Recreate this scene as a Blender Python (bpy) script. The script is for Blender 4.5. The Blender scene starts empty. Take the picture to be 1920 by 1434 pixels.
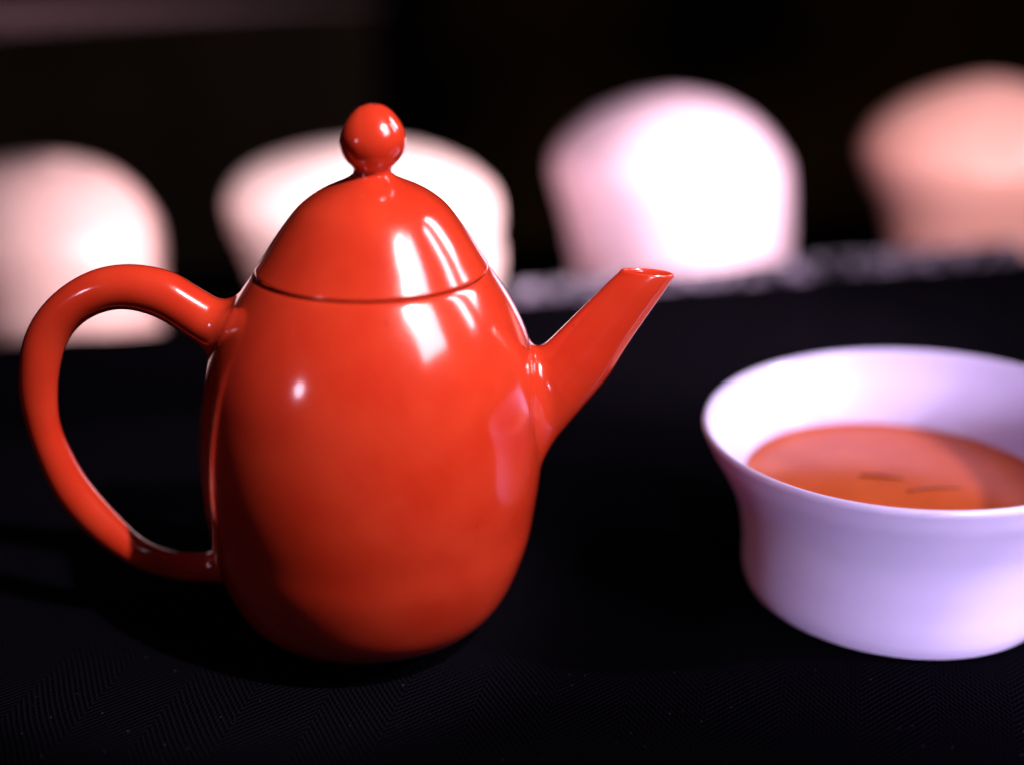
import bpy, bmesh, math, random
from mathutils import Vector
R = math.radians
random.seed(4)
sc = bpy.context.scene
COL = sc.collection

# ------------------------------------------------------------------ camera
PITCH = 21.0
D, H, CX = .323, .192, .03685
FPX = 2460.0
cd = bpy.data.cameras.new("camera")
cam = bpy.data.objects.new("camera", cd); COL.objects.link(cam)
cam.location = (CX, -D, H)
cam.rotation_euler = (R(90-PITCH), 0, 0)
cd.sensor_width = 36; cd.lens = 36*FPX/1920
cd.clip_start = .01; cd.clip_end = 20
cd.dof.use_dof = True
cd.dof.focus_distance = .335
cd.dof.aperture_fstop = 2.7
cd.dof.aperture_blades = 0
sc.camera = cam

# ------------------------------------------------------------------ world, exposure
w = bpy.data.worlds.new("World"); sc.world = w; w.use_nodes = True
bg = w.node_tree.nodes["Background"]
bg.inputs[0].default_value = (.45, .3, .7, 1); bg.inputs[1].default_value = .007
sc.view_settings.view_transform = 'Standard'; sc.view_settings.look = 'None'
sc.view_settings.exposure = 0; sc.view_settings.gamma = 1

# ------------------------------------------------------------------ lamps
def aim(o, loc, target):
    o.location = loc
    o.rotation_euler = (Vector(target)-Vector(loc)).to_track_quat('-Z', 'Y').to_euler()
def polar(az, el, d, c=(0, 0, .07)):       # az to the right of the viewer, el upwards
    return (c[0]+math.sin(R(az))*math.cos(R(el))*d, c[1]-math.cos(R(az))*math.cos(R(el))*d, c[2]+math.sin(R(el))*d)
def area(name, loc, target, sx, sy, rad, color, shape='RECTANGLE', spread=180):
    l = bpy.data.lights.new(name, 'AREA'); l.shape = shape; l.size = sx; l.size_y = sy
    a = sx*sy if shape == 'RECTANGLE' else math.pi*sx*sx/4
    l.energy = rad*math.pi*a; l.color = color; l.spread = R(spread)
    o = bpy.data.objects.new(name, l); COL.objects.link(o); aim(o, loc, target); return o
def spot(name, loc, target, irr, cone, blend, radius, color):
    l = bpy.data.lights.new(name, 'SPOT'); d = (Vector(loc)-Vector(target)).length
    l.energy = irr*4*math.pi*math.pi*d*d; l.spot_size = R(cone); l.spot_blend = blend
    l.shadow_soft_size = radius; l.color = color
    o = bpy.data.objects.new(name, l); COL.objects.link(o); aim(o, loc, target); return o
C0 = (0, 0, .075)
area('softbox_lamp', polar(56, 41, .80), C0, .27, .31, 9.5, (1, .86, .97))
spot('key_spot_lamp', polar(50, 50, .78), (-.012, 0, .065), 1.7, 13.5, .35, .010, (1, .88, .9))
area('window_light_wide', polar(114, 34, .80), C0, .11, .29, 15, (.95, .88, 1))
area('window_light_narrow', polar(97, 34, .80), C0, .06, .27, 15, (.95, .88, 1))
area('small_round_lamp', polar(-46, 19, .60), C0, .06, .06, 15, (1, .72, .95), 'DISK')
CUPC = (.1497, .0234, .03)
area('added_cup_front_fill', polar(12, 12, .55, CUPC), (.175, .0234, .022), .12, .10, 2.35, (.80, .69, 1), spread=24)  # unseen lamp added to brighten the outside of the cup
spot('added_cup_side_fill', polar(76, 32, .62, CUPC), CUPC, 1.0, 16, .5, .012, (.94, .84, 1))  # added spot, lights only the cup from the right
spot('added_jar_middle_fill', (-.05, .07, .21), (-.05, .36, .045), 1.3, 40, .8, .02, (1, .82, .86))  # unseen spot added to whiten the jar behind the lid
spot('added_jar_side_fill', (.42, .15, .13), (-.11, .36, .03), 1.5, 52, .9, .02, (1, .80, .84))  # added spot, brightens the left-hand jars from the right
spot('added_jar_front_fill', (.22, .05, .20), (.10, .42, .03), 1.0, 96, .7, .02, (1, .78, .80))  # unseen spot added to light the jars more from the front

# ------------------------------------------------------------------ helpers
def tag(o, label=None, cat=None, group=None, kind=None):
    for k, v in (('label', label), ('category', cat), ('group', group), ('kind', kind)):
        if v: o[k] = v
    return o
def empty(name, loc, label, cat, group=None):
    o = bpy.data.objects.new(name, None); COL.objects.link(o); o.location = loc
    o.empty_display_size = .01
    return tag(o, label, cat, group)
def mesh(name, verts, faces, mats, parent=None, smooth=True, sub=0):
    me = bpy.data.meshes.new(name); me.from_pydata([tuple(v) for v in verts], [], faces)
    bm = bmesh.new(); bm.from_mesh(me)
    bmesh.ops.remove_doubles(bm, verts=bm.verts, dist=1e-7)
    bmesh.ops.recalc_face_normals(bm, faces=bm.faces); bm.to_mesh(me); bm.free()
    if smooth: me.polygons.foreach_set('use_smooth', [True]*len(me.polygons))
    for m in (mats if isinstance(mats, (list, tuple)) else [mats]): me.materials.append(m)
    o = bpy.data.objects.new(name, me); COL.objects.link(o)
    if parent: o.parent = parent
    if sub:
        s = o.modifiers.new('subdivision', 'SUBSURF'); s.levels = sub; s.render_levels = sub
    return o
def catmull(P, n):
    out = []
    for i in range(len(P)-1):
        p0 = P[max(i-1, 0)]; p1 = P[i]; p2 = P[i+1]; p3 = P[min(i+2, len(P)-1)]
        for k in range(n):
            t = k/n
            out.append(tuple(.5*((2*b)+(c-a)*t+(2*a-5*b+4*c-d)*t*t+(3*b-a-3*c+d)*t**3) for a, b, c, d in zip(p0, p1, p2, p3)))
    out.append(tuple(P[-1])); return out
def rings(rs, close_ends=True):            # rs: list of rings (lists of points, equal length)
    n = len(rs[0]); v = [p for r in rs for p in r]; f = []
    for i in range(len(rs)-1):
        for j in range(n):
            k = (j+1) % n
            f.append((i*n+j, i*n+k, (i+1)*n+k, (i+1)*n+j))
    if close_ends:
        f.append(tuple(range(n))[::-1]); f.append(tuple((len(rs)-1)*n+j for j in range(n)))
    return v, f
def lathe(prof, n=128, centre=None, shear=0, zref=0):
    rs = []
    for i, (r, z) in enumerate(prof):
        cx, cy = centre(i) if centre else (0, 0)
        r = max(r, 1e-5)
        rs.append([(cx+r*math.cos(2*math.pi*j/n), cy+r*math.sin(2*math.pi*j/n),
                    z+shear*(z-zref)*(r*math.cos(2*math.pi*j/n))) for j in range(n)])
    return rings(rs)
def px(X, Y, y=0.0):                       # photograph pixel -> point on the vertical plane y
    p = R(PITCH); u = (X-960)/FPX; v = -(Y-717)/FPX
    d = Vector((u, math.cos(p)+v*math.sin(p), -math.sin(p)+v*math.cos(p)))
    return Vector((CX, -D, H))+d*((y+D)/d.y)
def pxz(X, Y, z):                          # photograph pixel -> point on the level plane z
    p = R(PITCH); u = (X-960)/FPX; v = -(Y-717)/FPX
    d = Vector((u, math.cos(p)+v*math.sin(p), -math.sin(p)+v*math.cos(p)))
    return Vector((CX, -D, H))+d*((z-H)/d.z)

# ------------------------------------------------------------------ materials
def mat(name):
    m = bpy.data.materials.new(name); m.use_nodes = True
    nt = m.node_tree; return m, nt, nt.nodes['Principled BSDF']
def node(nt, t, **kw):
    n = nt.nodes.new(t)
    for k, v in kw.items():
        if k in n.inputs: n.inputs[k].default_value = v
        else: setattr(n, k, v)
    return n
def noise_col(nt, b, c1, c2, scale, detail=4, lo=.35, hi=.65, coord='Object'):
    tc = node(nt, 'ShaderNodeTexCoord'); n = node(nt, 'ShaderNodeTexNoise', Scale=scale, Detail=detail)
    r = node(nt, 'ShaderNodeValToRGB'); r.color_ramp.elements[0].position = lo; r.color_ramp.elements[1].position = hi
    r.color_ramp.elements[0].color = (*c1, 1); r.color_ramp.elements[1].color = (*c2, 1)
    nt.links.new(tc.outputs[coord], n.inputs['Vector']); nt.links.new(n.outputs['Fac'], r.inputs['Fac'])
    nt.links.new(r.outputs['Color'], b.inputs['Base Color']); return tc, n
def bump(nt, b, tc, layers):
    prev = None
    for scale, dist, st in layers:
        n = node(nt, 'ShaderNodeTexNoise', Scale=scale, Detail=3)
        nt.links.new(tc.outputs['Object'], n.inputs['Vector'])
        bp = node(nt, 'ShaderNodeBump', Distance=dist, Strength=st)
        nt.links.new(n.outputs['Fac'], bp.inputs['Height'])
        if prev: nt.links.new(prev.outputs['Normal'], bp.inputs['Normal'])
        prev = bp
    nt.links.new(prev.outputs['Normal'], b.inputs['Normal'])
def m_glaze():
    m, nt, b = mat('orange_red_glaze')
    tc, n = noise_col(nt, b, (.49, .026, .009), (.55, .038, .014), 55, 5)
    b.inputs['IOR'].default_value = 1.75; b.inputs['Coat Weight'].default_value = 1; b.inputs['Coat Roughness'].default_value = .13; b.inputs['Coat IOR'].default_value = 1.5
    # pinholes and dust in the glaze
    vo = node(nt, 'ShaderNodeTexVoronoi', Scale=130); nt.links.new(tc.outputs['Object'], vo.inputs['Vector'])
    sc_ = node(nt, 'ShaderNodeSeparateColor'); nt.links.new(vo.outputs['Color'], sc_.inputs[0])
    lt = node(nt, 'ShaderNodeMath', operation='MULTIPLY'); lt.inputs[1].default_value = .055; nt.links.new(sc_.outputs[0], lt.inputs[0])
    le = node(nt, 'ShaderNodeMath', operation='LESS_THAN'); nt.links.new(vo.outputs['Distance'], le.inputs[0]); nt.links.new(lt.outputs[0], le.inputs[1])
    cm = node(nt, 'ShaderNodeMix', data_type='RGBA'); cm.inputs[7].default_value = (.30, .012, .006, 1)
    ml = node(nt, 'ShaderNodeMath', operation='MULTIPLY'); ml.inputs[1].default_value = .7; nt.links.new(le.outputs[0], ml.inputs[0])
    nt.links.new(ml.outputs[0], cm.inputs[0]); src = b.inputs['Base Color'].links[0].from_socket
    nt.links.new(src, cm.inputs[6]); nt.links.new(cm.outputs[2], b.inputs['Base Color'])
    r = node(nt, 'ShaderNodeMapRange'); n2 = node(nt, 'ShaderNodeTexNoise', Scale=900, Detail=3)
    nt.links.new(tc.outputs['Object'], n2.inputs['Vector'])
    nt.links.new(n2.outputs['Fac'], r.inputs['Value']); r.inputs['To Min'].default_value = .10; r.inputs['To Max'].default_value = .19
    nt.links.new(r.outputs['Result'], b.inputs['Roughness'])
    bump(nt, b, tc, [(70, .0004, .12), (1600, .00003, .35)])
    return m
def m_porcelain(name, c1, c2, rough=.18):
    m, nt, b = mat(name); tc, n = noise_col(nt, b, c1, c2, 30, 3)
    b.inputs['Roughness'].default_value = rough; b.inputs['IOR'].default_value = 1.5
    bump(nt, b, tc, [(40, .0004, .1), (900, .00003, .3)])
    b.inputs['Subsurface Weight'].default_value = .12
    b.inputs['Subsurface Radius'].default_value = (.004, .003, .003)
    b.inputs['Subsurface Scale'].default_value = 1
    return m
def m_plain(name, c, rough=.6):
    m, nt, b = mat(name); noise_col(nt, b, tuple(x*.8 for x in c), c, 60)
    b.inputs['Roughness'].default_value = rough; return m
def m_cloth():
    # herringbone twill: diagonal ribs that turn over from one column to the next
    m, nt, b = mat('black_herringbone_cloth'); L = nt.links.new
    tc = node(nt, 'ShaderNodeTexCoord')
    mp = node(nt, 'ShaderNodeMapping'); mp.inputs['Rotation'].default_value = (0, 0, R(14))
    L(tc.outputs['Object'], mp.inputs['Vector'])
    wob = node(nt, 'ShaderNodeTexNoise', Scale=18, Detail=2); L(mp.outputs['Vector'], wob.inputs['Vector'])
    wv = node(nt, 'ShaderNodeVectorMath', operation='SCALE'); wv.inputs['Scale'].default_value = .004
    L(wob.outputs['Color'], wv.inputs[0])
    ad = node(nt, 'ShaderNodeVectorMath', operation='ADD'); L(mp.outputs['Vector'], ad.inputs[0]); L(wv.outputs[0], ad.inputs[1])
    sp = node(nt, 'ShaderNodeSeparateXYZ'); L(ad.outputs[0], sp.inputs[0])
    pp = node(nt, 'ShaderNodeMath', operation='PINGPONG'); pp.inputs[1].default_value = .019; L(sp.outputs['X'], pp.inputs[0])
    k = node(nt, 'ShaderNodeMath', operation='MULTIPLY'); k.inputs[1].default_value = 1.25; L(pp.outputs[0], k.inputs[0])
    s = node(nt, 'ShaderNodeMath', operation='ADD'); L(sp.outputs['Y'], s.inputs[0]); L(k.outputs[0], s.inputs[1])
    f = node(nt, 'ShaderNodeMath', operation='MULTIPLY'); f.inputs[1].default_value = 2*math.pi/.0022; L(s.outputs[0], f.inputs[0])
    sn = node(nt, 'ShaderNodeMath', operation='SINE'); L(f.outputs[0], sn.inputs[0])
    # fine cross threads that break the ribs up
    f2 = node(nt, 'ShaderNodeMath', operation='MULTIPLY'); f2.inputs[1].default_value = 2*math.pi/.0011; L(sp.outputs['X'], f2.inputs[0])
    s2 = node(nt, 'ShaderNodeMath', operation='SINE'); L(f2.outputs[0], s2.inputs[0])
    mu = node(nt, 'ShaderNodeMath', operation='MULTIPLY_ADD'); mu.inputs[1].default_value = .35; L(s2.outputs[0], mu.inputs[0]); L(sn.outputs[0], mu.inputs[2])
    fz = node(nt, 'ShaderNodeTexNoise', Scale=1500, Detail=3); L(tc.outputs['Object'], fz.inputs['Vector'])
    hh = node(nt, 'ShaderNodeMath', operation='ADD'); L(mu.outputs[0], hh.inputs[0]); L(fz.outputs['Fac'], hh.inputs[1])
    bp = node(nt, 'ShaderNodeBump', Distance=.00035, Strength=.8); L(hh.outputs[0], bp.inputs['Height'])
    L(bp.outputs['Normal'], b.inputs['Normal'])
    cr = node(nt, 'ShaderNodeMapRange'); L(hh.outputs[0], cr.inputs['Value']); cr.inputs['From Min'].default_value = -1; cr.inputs['From Max'].default_value = 2
    mx = node(nt, 'ShaderNodeMix', data_type='RGBA'); L(cr.outputs['Result'], mx.inputs[0])
    mx.inputs[6].default_value = (.0005, .0004, .0007, 1); mx.inputs[7].default_value = (.0042, .0036, .0062, 1)
    # scattered pale lint
    lt = node(nt, 'ShaderNodeTexVoronoi', Scale=210); L(tc.outputs['Object'], lt.inputs['Vector'])
    lr = node(nt, 'ShaderNodeMath', operation='LESS_THAN'); lr.inputs[1].default_value = .055; L(lt.outputs['Distance'], lr.inputs[0])
    m2 = node(nt, 'ShaderNodeMix', data_type='RGBA'); L(lr.outputs[0], m2.inputs[0]); L(mx.outputs[2], m2.inputs[6]); m2.inputs[7].default_value = (.025, .02, .04, 1)
    L(m2.outputs[2], b.inputs['Base Color'])
    b.inputs['Roughness'].default_value = .9; b.inputs['Specular IOR Level'].default_value = 0
    return m
def m_tea():
    m, nt, b = mat('amber_tea'); noise_col(nt, b, (.52, .080, .018), (.60, .10, .024), 60)
    b.inputs['Roughness'].default_value = .16; b.inputs['IOR'].default_value = 1.38; return m
def m_stone():
    m, nt, b = mat('speckled_grey_stone'); tc, n = noise_col(nt, b, (.008, .007, .011), (.27, .22, .33), 130, 4, .47, .64)
    b.inputs['Roughness'].default_value = .25; bump(nt, b, tc, [(160, .002, .9)]); return m

GLAZE = m_glaze()
GLAZE_DARK = m_plain('dark_unglazed_pit', (.05, .006, .004))
PORC = m_porcelain('lavender_white_porcelain', (.70, .60, .90), (.74, .64, .93), .2)
TEA = m_tea(); REFLECTION = m_plain('dark_tea_reflection', (.36, .045, .014), .5)  # second colour stands in for a dark reflection on the tea
CLOTH = m_cloth(); STONE = m_stone()
BLACK = m_plain('black_matt_cloth', (.0015, .0012, .0015), .95); BLACK.node_tree.nodes['Principled BSDF'].inputs['Specular IOR Level'].default_value = 0
WALL, nt, b = mat('dark_backdrop_fabric'); tc, n_ = noise_col(nt, b, (.002, .0015, .002), (.05, .028, .006), 1.6, 2, .42, .62)
b.inputs['Roughness'].default_value = .95; b.inputs['Specular IOR Level'].default_value = .05
RAILM = m_plain('pale_pink_painted_wood', (.17, .10, .12), .5)

# ------------------------------------------------------------------ the setting
ZT = -.005                                  # level of the cloth
eL, eR = pxz(-900, 700, ZT), pxz(2900, 422, ZT)     # back edge of the cloth
eL = pxz(0, 640, ZT); eR = pxz(1920, 480, ZT); dv = (eR-eL).normalized()
A = eL-dv*.9; B = eR+dv*.9; nrm = Vector((-dv.y, dv.x, 0))
def slab(name, P, Q, front, back, z0, z1, m):       # box between P and Q, from front to back along nrm
    vs = []
    for z in (z0, z1):
        for p_, o_ in ((P, front), (Q, front), (Q, back), (P, back)):
            c = p_+nrm*o_; vs.append((c.x, c.y, z))
    fs = [(3, 2, 1, 0), (4, 5, 6, 7), (0, 1, 5, 4), (1, 2, 6, 5), (2, 3, 7, 6), (3, 0, 4, 7)]
    return mesh(name, vs, fs, m, smooth=False)
def cloth():
    # top sheet with a rounded turn-down along its back edge and faint ripples
    nu, prof = 220, []
    for k in range(90): prof.append((-1.25+1.245*(k/89)**.8, 0))
    for k in range(1, 7): a = k/6*math.pi/2; prof.append((-.005+.005*math.sin(a), -.005+.005*math.cos(a)))
    prof.append((.0005, -.03)); prof.append((.001, -.06))
    rs = []
    for (o_, dz) in prof:
        row = []
        for i in range(nu+1):
            p_ = A.lerp(B, i/nu)+nrm*o_
            rp = .0007*math.sin(p_.x*41+p_.y*13)*math.sin(p_.y*29-p_.x*7)*min(1, max(0, (Vector((p_.x, p_.y)).length-.06)/.1))
            edge = .0012*math.sin(p_.x*63)+.0008*math.sin(p_.x*151+1) if o_ > -.02 else 0
            row.append((p_.x, p_.y+edge, ZT+dz+rp*(1 if o_ < -.006 else .5)-.00075*(1 if False else 0)))
        rs.append(row)
    n = nu+1; v = [p for r_ in rs for p in r_]; f = []
    for i in range(len(rs)-1):
        for j in range(nu): f.append((i*n+j, i*n+j+1, (i+1)*n+j+1, (i+1)*n+j))
    return mesh('tablecloth', v, f, CLOTH)
tag(cloth(), 'black herringbone cloth spread under the red teapot and the white cup', 'tablecloth')
t = slab('table', A, B, -1.24, -.0006, -.09, -.0145, BLACK)
t2 = slab('back_shelf', A, B, .0015, .26, -.09, -.05, BLACK); tag(t2, kind='structure')
# the table top sits lower under the cloth
tag(t, kind='structure')
sl = pxz(505, 598, ZT); 
P0 = eL+dv*((sl-eL).dot(dv))
def trim():                                 # low strip standing along the back edge of the cloth
    n = 160; vs = []; fs = []
    for i in range(n+1):
        t = i/n; c0 = P0.lerp(P0+dv*.75, t); h = ZT+.0048+.0032*min(1, t*2)+.0005*math.sin(t*40)+.0004*math.sin(t*97)
        for o_, z in ((.0012, -.05), (.0012, h-.001), (.0018, h), (.0032, h), (.0038, h-.001), (.0038, -.05)):
            c = c0+nrm*(o_+.0002*math.sin(t*130)); vs.append((c.x, c.y, z))
    for i in range(n):
        for k in range(6): a = i*6+k; b_ = i*6+(k+1) % 6; fs.append((a, a+6, b_+6, b_))
    fs += [tuple(range(6)), tuple(range(n*6+5, n*6-1, -1))]
    o = mesh('trim_strip', vs, fs, STONE, smooth=False)
    tag(o, 'thin speckled grey strip glittering along the back edge of the black cloth, below the pale jars', 'strip')
trim()
bw = mesh('backdrop_wall', [(-4, 2.0, -.9), (4, 2.0, -.9), (4, 2.0, 2.2), (-4, 2.0, 2.2), (-4, 2.05, -.9), (4, 2.05, -.9), (4, 2.05, 2.2), (-4, 2.05, 2.2)],
          [(0, 1, 2, 3), (7, 6, 5, 4), (0, 4, 5, 1), (3, 2, 6, 7), (0, 3, 7, 4), (1, 5, 6, 2)], WALL, smooth=False)
tag(bw, kind='structure')
fl = mesh('floor', [(-4, -2.5, -.75), (4, -2.5, -.75), (4, 2.0, -.75), (-4, 2.0, -.75)], [(0, 1, 2, 3)], BLACK, smooth=False)
tag(fl, kind='structure')
def brown_glow_sheet():  # added brown sheet whose colour stands in for a dim background glow
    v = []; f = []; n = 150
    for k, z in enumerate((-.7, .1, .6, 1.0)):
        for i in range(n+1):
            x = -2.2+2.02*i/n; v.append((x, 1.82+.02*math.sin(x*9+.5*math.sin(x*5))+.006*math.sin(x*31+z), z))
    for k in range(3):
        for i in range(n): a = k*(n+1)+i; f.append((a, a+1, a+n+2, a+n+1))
    o = mesh('brown_glow_sheet', v, f, m_plain('brown_glow_colour', (.036, .021, .008), .95))
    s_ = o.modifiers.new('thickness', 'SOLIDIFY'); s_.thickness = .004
    tag(o, 'dim brown sheet added for a faint glow far behind, on the left of the knob', 'brown_glow_sheet')
brown_glow_sheet()
# pale rail high on the left, behind everything
def rail():
    Y = .7
    P = [px(-420, 6, Y), px(-420, 90, Y), px(0, 56, Y), px(300, 34, Y), px(560, 18, Y), px(720, 12, Y)]
    v = [(p.x, p.y, p.z) for p in P]+[(p.x, p.y+.03, p.z) for p in P]; n = len(P)
    f = [tuple(range(n)), tuple(range(2*n-1, n-1, -1))]+[(i, (i+1) % n, n+(i+1) % n, n+i) for i in range(n)]
    o = mesh('wooden_rail', v, f, RAILM, smooth=False)
    tag(o, 'dim pinkish wooden rail tapering along the top left, far behind the teapot', 'rail')
rail()

# ------------------------------------------------------------------ the teapot
SEAM_R, SEAM_Z = .0296, .0992
body_prof = [(.0001, -.0035), (.012, -.0035), (.0165, -.0038), (.0172, -.005), (.0200, -.005), (.0212, -.0038), (.0262, -.0018), (.0308, .0006), (.0348, .0038), (.0376, .0078), (.0398, .0125),
    (.0416, .018), (.0429, .0228), (.0438, .0275), (.0442, .0322), (.0449, .037), (.0453, .0415), (.0456, .0463), (.0456, .0503), (.0455, .0544),
    (.0452, .0584), (.0448, .0625), (.0442, .0665), (.0435, .0706), (.0426, .0746), (.0413, .0786), (.0397, .0827), (.0377, .0867), (.0355, .0907), (.0328, .0948),
    (.0303, .0984), (SEAM_R+.0001, SEAM_Z-.0004)]
lid_prof = [(SEAM_R, SEAM_Z+.0001), (.0275, .1029), (.0250, .1069), (.0223, .1108), (.0192, .1148), (.0178, .1160), (.0165, .1171), (.0150, .11815), (.0133, .1192), (.0113, .1202), (.0092, .1211), (.0074, .1219), (.0058, .12275), (.0049, .1236)]
knob_prof = [(.0049, .1235), (.0047, .1241), (.0047, .1247), (.0051, .1254), (.0060, .1263), (.0070, .1276), (.0077, .1292), (.00805, .1309), (.0080, .1326), (.0075, .1343), (.0067, .1360), (.0056, .1376), (.0043, .1391), (.0029, .1402), (.0016, .1408), (.0009, .1409), (.0006, .1403), (.0004, .1394), (.0001, .1388)]
def soften(P, k):
    for _ in range(k): P = [P[0]]+[tuple((a+2*b_+c)/4 for a, b_, c in zip(P[i-1], P[i], P[i+1])) for i in range(1, len(P)-1)]+[P[-1]]
    return P
outer = soften(catmull(body_prof[5:], 5), 22)
def body_rs(z):
    if z <= outer[0][1]: return outer[0][0]
    for (r0, z0), (r1, z1) in zip(outer, outer[1:]):
        if z0 <= z <= z1: return r0+(r1-r0)*(z-z0)/(z1-z0)
    return outer[-1][0]

def AXX(z): return -.0026+.0386*z
def lean(vs): return [(x+AXX(z), y, z) for x, y, z in vs]
pot = empty('teapot', (0, 0, ZT), 'glossy orange-red egg-shaped teapot with looped handle, short spout and ball-knobbed lid', 'teapot')
def local(v): return [(x, y, z-ZT) for x, y, z in v]
prof = body_prof[:5]+outer+[(SEAM_R-.0003, SEAM_Z-.0002), (SEAM_R-.0012, SEAM_Z-.0006), (SEAM_R-.0014, SEAM_Z-.004), (SEAM_R-.0016, SEAM_Z-.02)]
v, f = lathe(prof, 160); f = f[:-1]
mesh('body', local(lean(v)), f, GLAZE, pot)
lp = [(.0001, SEAM_Z-.003), (SEAM_R-.0022, SEAM_Z-.003), (SEAM_R-.0022, SEAM_Z+.0002), (SEAM_R-.0006, SEAM_Z+.0001), (SEAM_R-.0001, SEAM_Z+.0003)]+soften(catmull([(SEAM_R, SEAM_Z+.0006)]+lid_prof[1:], 6), 26)+[(.0001, .1236)]
v, f = lathe(lp, 160); lid = mesh('lid', local(lean(v)), f, GLAZE, pot)
kp = soften(catmull(knob_prof[:-3], 4), 4)+knob_prof[-3:]
v, f = lathe(kp, 64); v = lean(v)
# hand made: the ball leans a touch to the left and bulges unevenly
v = [(x+.0003*math.sin((z-.1235)*150)*(1 if x > 0 else -.3), y, z-.0002*math.sin(x*500)) for x, y, z in v]
knob = mesh('knob', local(v), f, [GLAZE, GLAZE_DARK], lid)
for p_ in knob.data.polygons:
    if p_.center.z > .1380-ZT and math.hypot(p_.center.x-AXX(.14), p_.center.y) < .0009: p_.material_index = 1

def loft(pairs, flat, n=48, sub=10, flare=.004):
    """tube through traced edge pairs; close to the body wall every point swings outwards in a quarter-round fillet"""
    P = []
    for (a, b_) in pairs:
        A_, B_ = px(*a), px(*b_); P.append((A_.x, A_.z, B_.x, B_.z))
    S = catmull(P, sub)
    for _ in range(3*sub):
        S = [S[0]]+[tuple(.25*a+.5*b_+.25*c for a, b_, c in zip(S[i-1], S[i], S[i+1])) for i in range(1, len(S)-1)]+[S[-1]]
    rs = []
    for i, (ax, az, bx, bz) in enumerate(S):
        c = Vector(((ax+bx)/2, 0, (az+bz)/2)); u = Vector((ax-bx, 0, az-bz))/2; r = u.length
        k = flat(i/(len(S)-1)); ring = []
        for j in range(n):
            o_ = u*math.cos(2*math.pi*j/n)+Vector((0, 1, 0))*r*k*math.sin(2*math.pi*j/n)
            p_ = c+o_
            rad = Vector((p_.x-AXX(p_.z), p_.y, 0)); slope = (body_rs(p_.z+.002)-body_rs(p_.z-.002))/.004
            nb = Vector((rad.x/rad.length, rad.y/rad.length, -slope)).normalized()
            d = (rad.length-body_rs(p_.z))*nb.xy.length
            t_ = o_-nb*o_.dot(nb)
            if 0 < p_.z < .12 and d < flare and t_.length > 1e-6:
                e = max(0., min(flare, flare-d)); g = flare-math.sqrt(max(0, flare*flare-e*e))
                if d < 0: g += min(-d, .002)*.5
                p_ = p_+t_.normalized()*g
                ra = Vector((p_.x-AXX(p_.z), p_.y)); want = body_rs(p_.z)+(d if d > 0 else max(d, -.006)*.05)/nb.xy.length
                ra = ra.normalized()*want; p_ = Vector((ra.x+AXX(p_.z), ra.y, p_.z))
            ring.append(p_)
        rs.append(ring)
    return rs
# spout
sp_pairs = [((1161, 511), (1264, 519)), ((1142, 528), (1247, 545)), ((1118, 552), (1222, 580)), ((1092, 577), (1196, 617)), ((1066, 603), (1170, 656)), ((1043, 626), (1140, 705)), ((1018, 650), (1096, 756)), ((992, 675), (1054, 804)), ((962, 702), (1018, 845)), ((930, 730), (980, 875)), ((895, 760), (945, 910))]
rs = loft(sp_pairs, lambda t: .44+.36*min(1, t*1.6), flare=.0045, sub=30)
lip = rs[0]; c = sum(lip, Vector())/len(lip)
# lip rounding and the bore
inner = []
for k, (s_, dz) in enumerate([(.97, .0005), (.90, .0008), (.82, .0004), (.78, -.0008), (.74, -.004), (.70, -.012)]):
    off = (rs[20][0]+rs[20][24])/2-c; off = off.normalized()*abs(dz) if dz < 0 else Vector((0, 0, dz))
    inner.append([c+(p_-c)*s_+off for p_ in lip])
v, f = rings(inner[::-1]+rs)
mesh('spout', local(v), f, GLAZE, pot)
# handle
hp = [((470, 590), (440, 665)), ((440, 576), (408, 655)), ((405, 561), (375, 644)), ((361, 535), (339, 620)), ((313, 508), (293, 592)), ((234, 496), (234, 578)), ((161, 511), (183, 589)), ((98, 552), (143, 617)), ((56, 606), (120, 656)),
      ((38, 665), (109, 707)), ((36, 733), (107, 750)), ((51, 802), (112, 798)), ((77, 872), (133, 849)), ((111, 938), (165, 905)), ((165, 998), (212, 960)), ((226, 1044), (262, 1009)), ((284, 1071), (303, 1029)), ((330, 1083), (337, 1038)), ((375, 1088), (375, 1038)), ((415, 1088), (412, 1036)), ((455, 1085), (450, 1032))]
rs = loft(hp, lambda t: .92, flare=.005, sub=22)
v, f = rings(rs)
mesh('handle', local(v), f, GLAZE, pot)

# ------------------------------------------------------------------ the cup and its tea
CUPX, CUPY = .1508, .0225
cup = empty('teacup', (CUPX, CUPY, ZT), 'white porcelain teacup with flared rim, full of amber tea', 'teacup')
cp = [(.0001, -.0040), (.033, -.0040), (.036, -.005), (.0408, -.005), (.0434, -.0036), (.0444, -.0005), (.0448, .004), (.0450, .0095), (.0457, .0155), (.0468, .0215), (.0485, .0272), (.0508, .0325), (.0535, .0380), (.0562, .0430), (.0581, .0475),
      (.0588, .0492), (.0588, .0503), (.0582, .0509), (.0573, .0506), (.0560, .0486), (.0535, .0440), (.0502, .0390), (.0470, .0335), (.0443, .0275), (.0425, .021), (.0405, .013), (.0370, .005), (.028, .0005), (.0001, -.0005)]
TILT = .055/.055
def cshape(pr, n=160):
    v, f = lathe(pr, n)
    return [(x, y, (z-ZT)*.955+.05*x*max(0, (z-ZT))/.055) for x, y, z in v], f
v, f = cshape(cp[:4]+catmull(cp[4:], 4)); mesh('bowl', v, f, PORC, cup)
def radius_in(z):
    for (r0, z0), (r1, z1) in zip(cp[18:], cp[19:]):
        if z1 <= z <= z0: return r1+(r0-r1)*(z-z1)/(z0-z1)
TZ = .0280; tr = radius_in((TZ-ZT)/.955+ZT)
n = 128; tv = []
tp = [(.0001, -.0006), (tr*.5, -.0006), (tr*.9, -.0006), (tr-.0015, -.0004), (tr-.0004, .0000), (tr+.0006, .0006)]
rs = []
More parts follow.
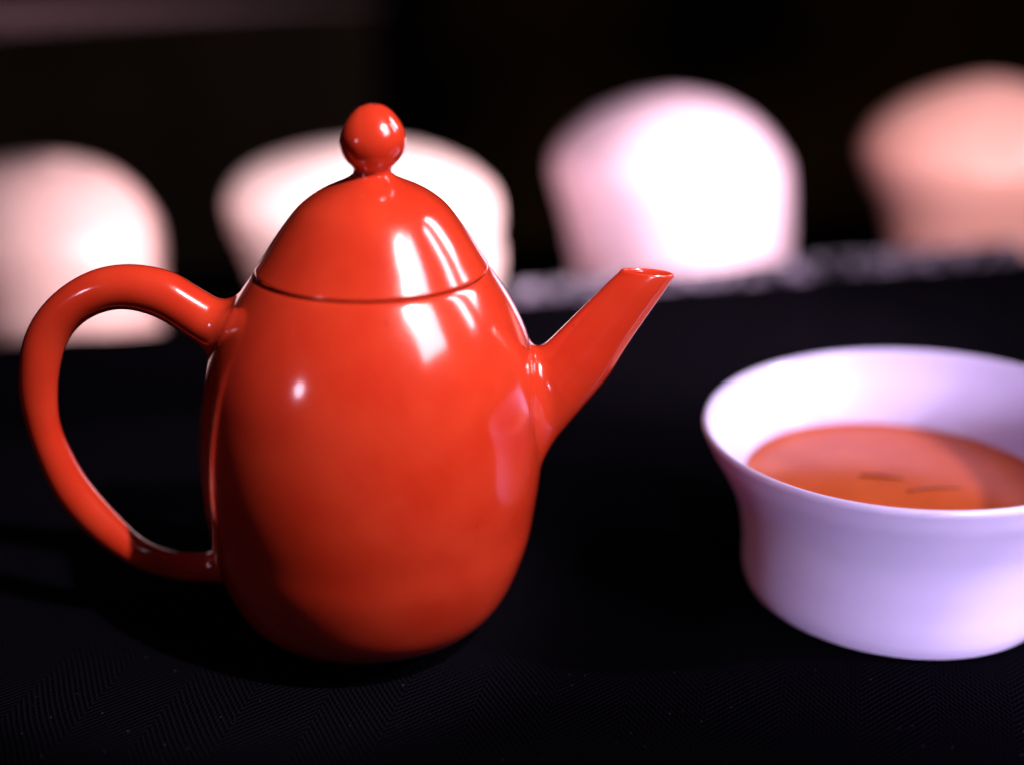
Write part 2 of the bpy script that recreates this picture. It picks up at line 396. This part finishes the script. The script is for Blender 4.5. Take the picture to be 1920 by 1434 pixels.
for r_, dz in tp: rs.append([(CUPX+r_*math.cos(2*math.pi*j/n), CUPY+r_*math.sin(2*math.pi*j/n), TZ+dz) for j in range(n)])
rs.append([(CUPX+(tr-.003)*math.cos(2*math.pi*j/n), CUPY+(tr-.003)*math.sin(2*math.pi*j/n), TZ-.010) for j in range(n)])
v, f = rings(rs); tea = mesh('tea', [(x-CUPX, y-CUPY, z-ZT) for x, y, z in v], f, TEA)
tea.location = (CUPX, CUPY, ZT)
tag(tea, 'clear amber-red tea lying in the white cup', 'tea')
def reflection_sliver(loc, L, W, rz, label):  # thin dark sliver shaped to imitate a dark reflection on the tea
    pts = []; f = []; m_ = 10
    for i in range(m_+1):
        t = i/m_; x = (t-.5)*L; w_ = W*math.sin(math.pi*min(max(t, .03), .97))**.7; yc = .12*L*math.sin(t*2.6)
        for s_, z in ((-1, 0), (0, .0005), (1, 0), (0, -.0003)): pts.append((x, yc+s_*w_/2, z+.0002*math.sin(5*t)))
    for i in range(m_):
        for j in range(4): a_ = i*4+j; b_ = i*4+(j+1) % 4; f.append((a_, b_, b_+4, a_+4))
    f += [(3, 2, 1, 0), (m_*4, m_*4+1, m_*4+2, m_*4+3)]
    o = mesh('tea_reflection', pts, f, REFLECTION); o.location = loc; o.rotation_euler = (0, 0, rz)
    tag(o, label, 'tea leaf', 'dark slivers drawn as a reflection on the tea')
for (X, Y_, L, W, rz, lb) in ((1755, 916, .017, .0022, .1, 'longer dark sliver drawn as a reflection on the tea, nearest the front rim'), (1655, 893, .013, .0016, -.25, 'small thin dark sliver drawn as a reflection further back on the tea')):
    p_ = pxz(X, Y_, TZ); reflection_sliver((p_.x, p_.y, TZ-.0004), L, W, rz, lb)

# ------------------------------------------------------------------ the four pale jars behind
zb = -.012
JARS = [
 (.332, [(-.2046, .050, zb), (-.2046, .0585, zb), (-.2046, .0598, -.009), (-.2046, .060, 0), (-.2046, .061, .009), (-.2045, .0608, .0165), (-.2044, .0606, .0218), (-.2048, .0597, .027), (-.2044, .0578, .0319), (-.2046, .0553, .0366), (-.2048, .0527, .0411), (-.2045, .0498, .0452), (-.2047, .0464, .049), (-.205, .043, .0525), (-.2045, .0389, .0556), (-.2049, .0342, .0583), (-.2051, .0294, .0606), (-.2046, .0229, .0625), (-.2003, .0149, .064), (-.1976, .0092, .0651), (-.1962, .006, .0658), (-.196, .0005, .0659)],
  m_porcelain('pinkish_porcelain', (.86, .54, .52), (.89, .60, .57), .3), 'blurred pale pink rounded jar cut by the left edge, behind the teapot handle'),
 (.367, [(-.037, .060, zb), (-.037, .066, zb), (-.0370, .0685, -.008), (-.0380, .0700, .003), (-.0405, .0708, .012), (-.0415, .0726, .020), (-.0422, .0737, .0280), (-.0433, .0738, .0330), (-.0435, .0731, .0370), (-.0442, .0708, .0412), (-.0451, .0673, .0453), (-.0452, .063, .0492), (-.0457, .0574, .0526), (-.0448, .0507, .0557), (-.0437, .043, .0585), (-.0425, .0356, .0608), (-.0419, .0266, .0627), (-.0409, .0199, .0643), (-.0403, .0146, .0653), (-.0399, .0109, .066), (-.0398, .0005, .0663)],
  m_porcelain('white_porcelain', (.90, .64, .62), (.9, .68, .66), .3), 'blurred bright white rounded jar directly behind the teapot lid'),
 (.412, [(.1335, .058, zb), (.1335, .0628, zb), (.1330, .0640, -.006), (.1320, .0652, .005), (.1305, .0660, .015), (.1288, .0672, .025), (.1270, .0680, .035), (.1255, .0683, .0430), (.1250, .0667, .0495), (.1245, .0631, .0554), (.1245, .0593, .0607), (.125, .0547, .0655), (.1252, .0496, .0699), (.1256, .0444, .0738), (.1264, .0376, .0773), (.1267, .0312, .0803), (.1274, .0249, .0827), (.1275, .0167, .0846), (.1273, .0107, .086), (.1273, .0005, .0871)],
  m_porcelain('lavender_porcelain', (.82, .57, .69), (.86, .62, .74), .3), 'blurred tall domed pinkish-white jar standing above the spout tip'),
 (.452, [(.328, .060, zb), (.328, .0625, zb), (.327, .0640, -.005), (.326, .0665, .006), (.324, .0700, .017), (.3215, .0738, .029), (.3195, .0757, .0395), (.319, .0758, .0453), (.3182, .0724, .0514), (.3166, .0682, .0572), (.3164, .0627, .0626), (.3162, .0567, .0675), (.3158, .0505, .0721), (.3166, .0436, .0761), (.3171, .0365, .0797), (.3173, .0298, .0827), (.3183, .0229, .0852), (.3177, .0156, .0872), (.3168, .01, .0886), (.3158, .0005, .0897)],
  m_porcelain('salmon_porcelain', (.84, .42, .36), (.88, .46, .40), .3), 'blurred salmon-pink rounded jar cut by the right edge, above the cup'),
]
for Y, ringsl, m, lb in JARS:
    S = catmull(ringsl[1:], 3); S = [(S[0][0], S[0][1]*.9, -.0522), (S[0][0], S[0][1]*.98, -.050)]+S; c0 = S[0][0]
    v, f = lathe([(r*.975, (z-zb)*.945) for (_, r, z) in S], 96, centre=lambda i: (S[i][0]-c0, 0))
    o = mesh('porcelain_jar', v, f, m); o.location = (c0, Y, zb)
    tag(o, lb, 'jar', 'pale rounded jars in a row behind the teapot')
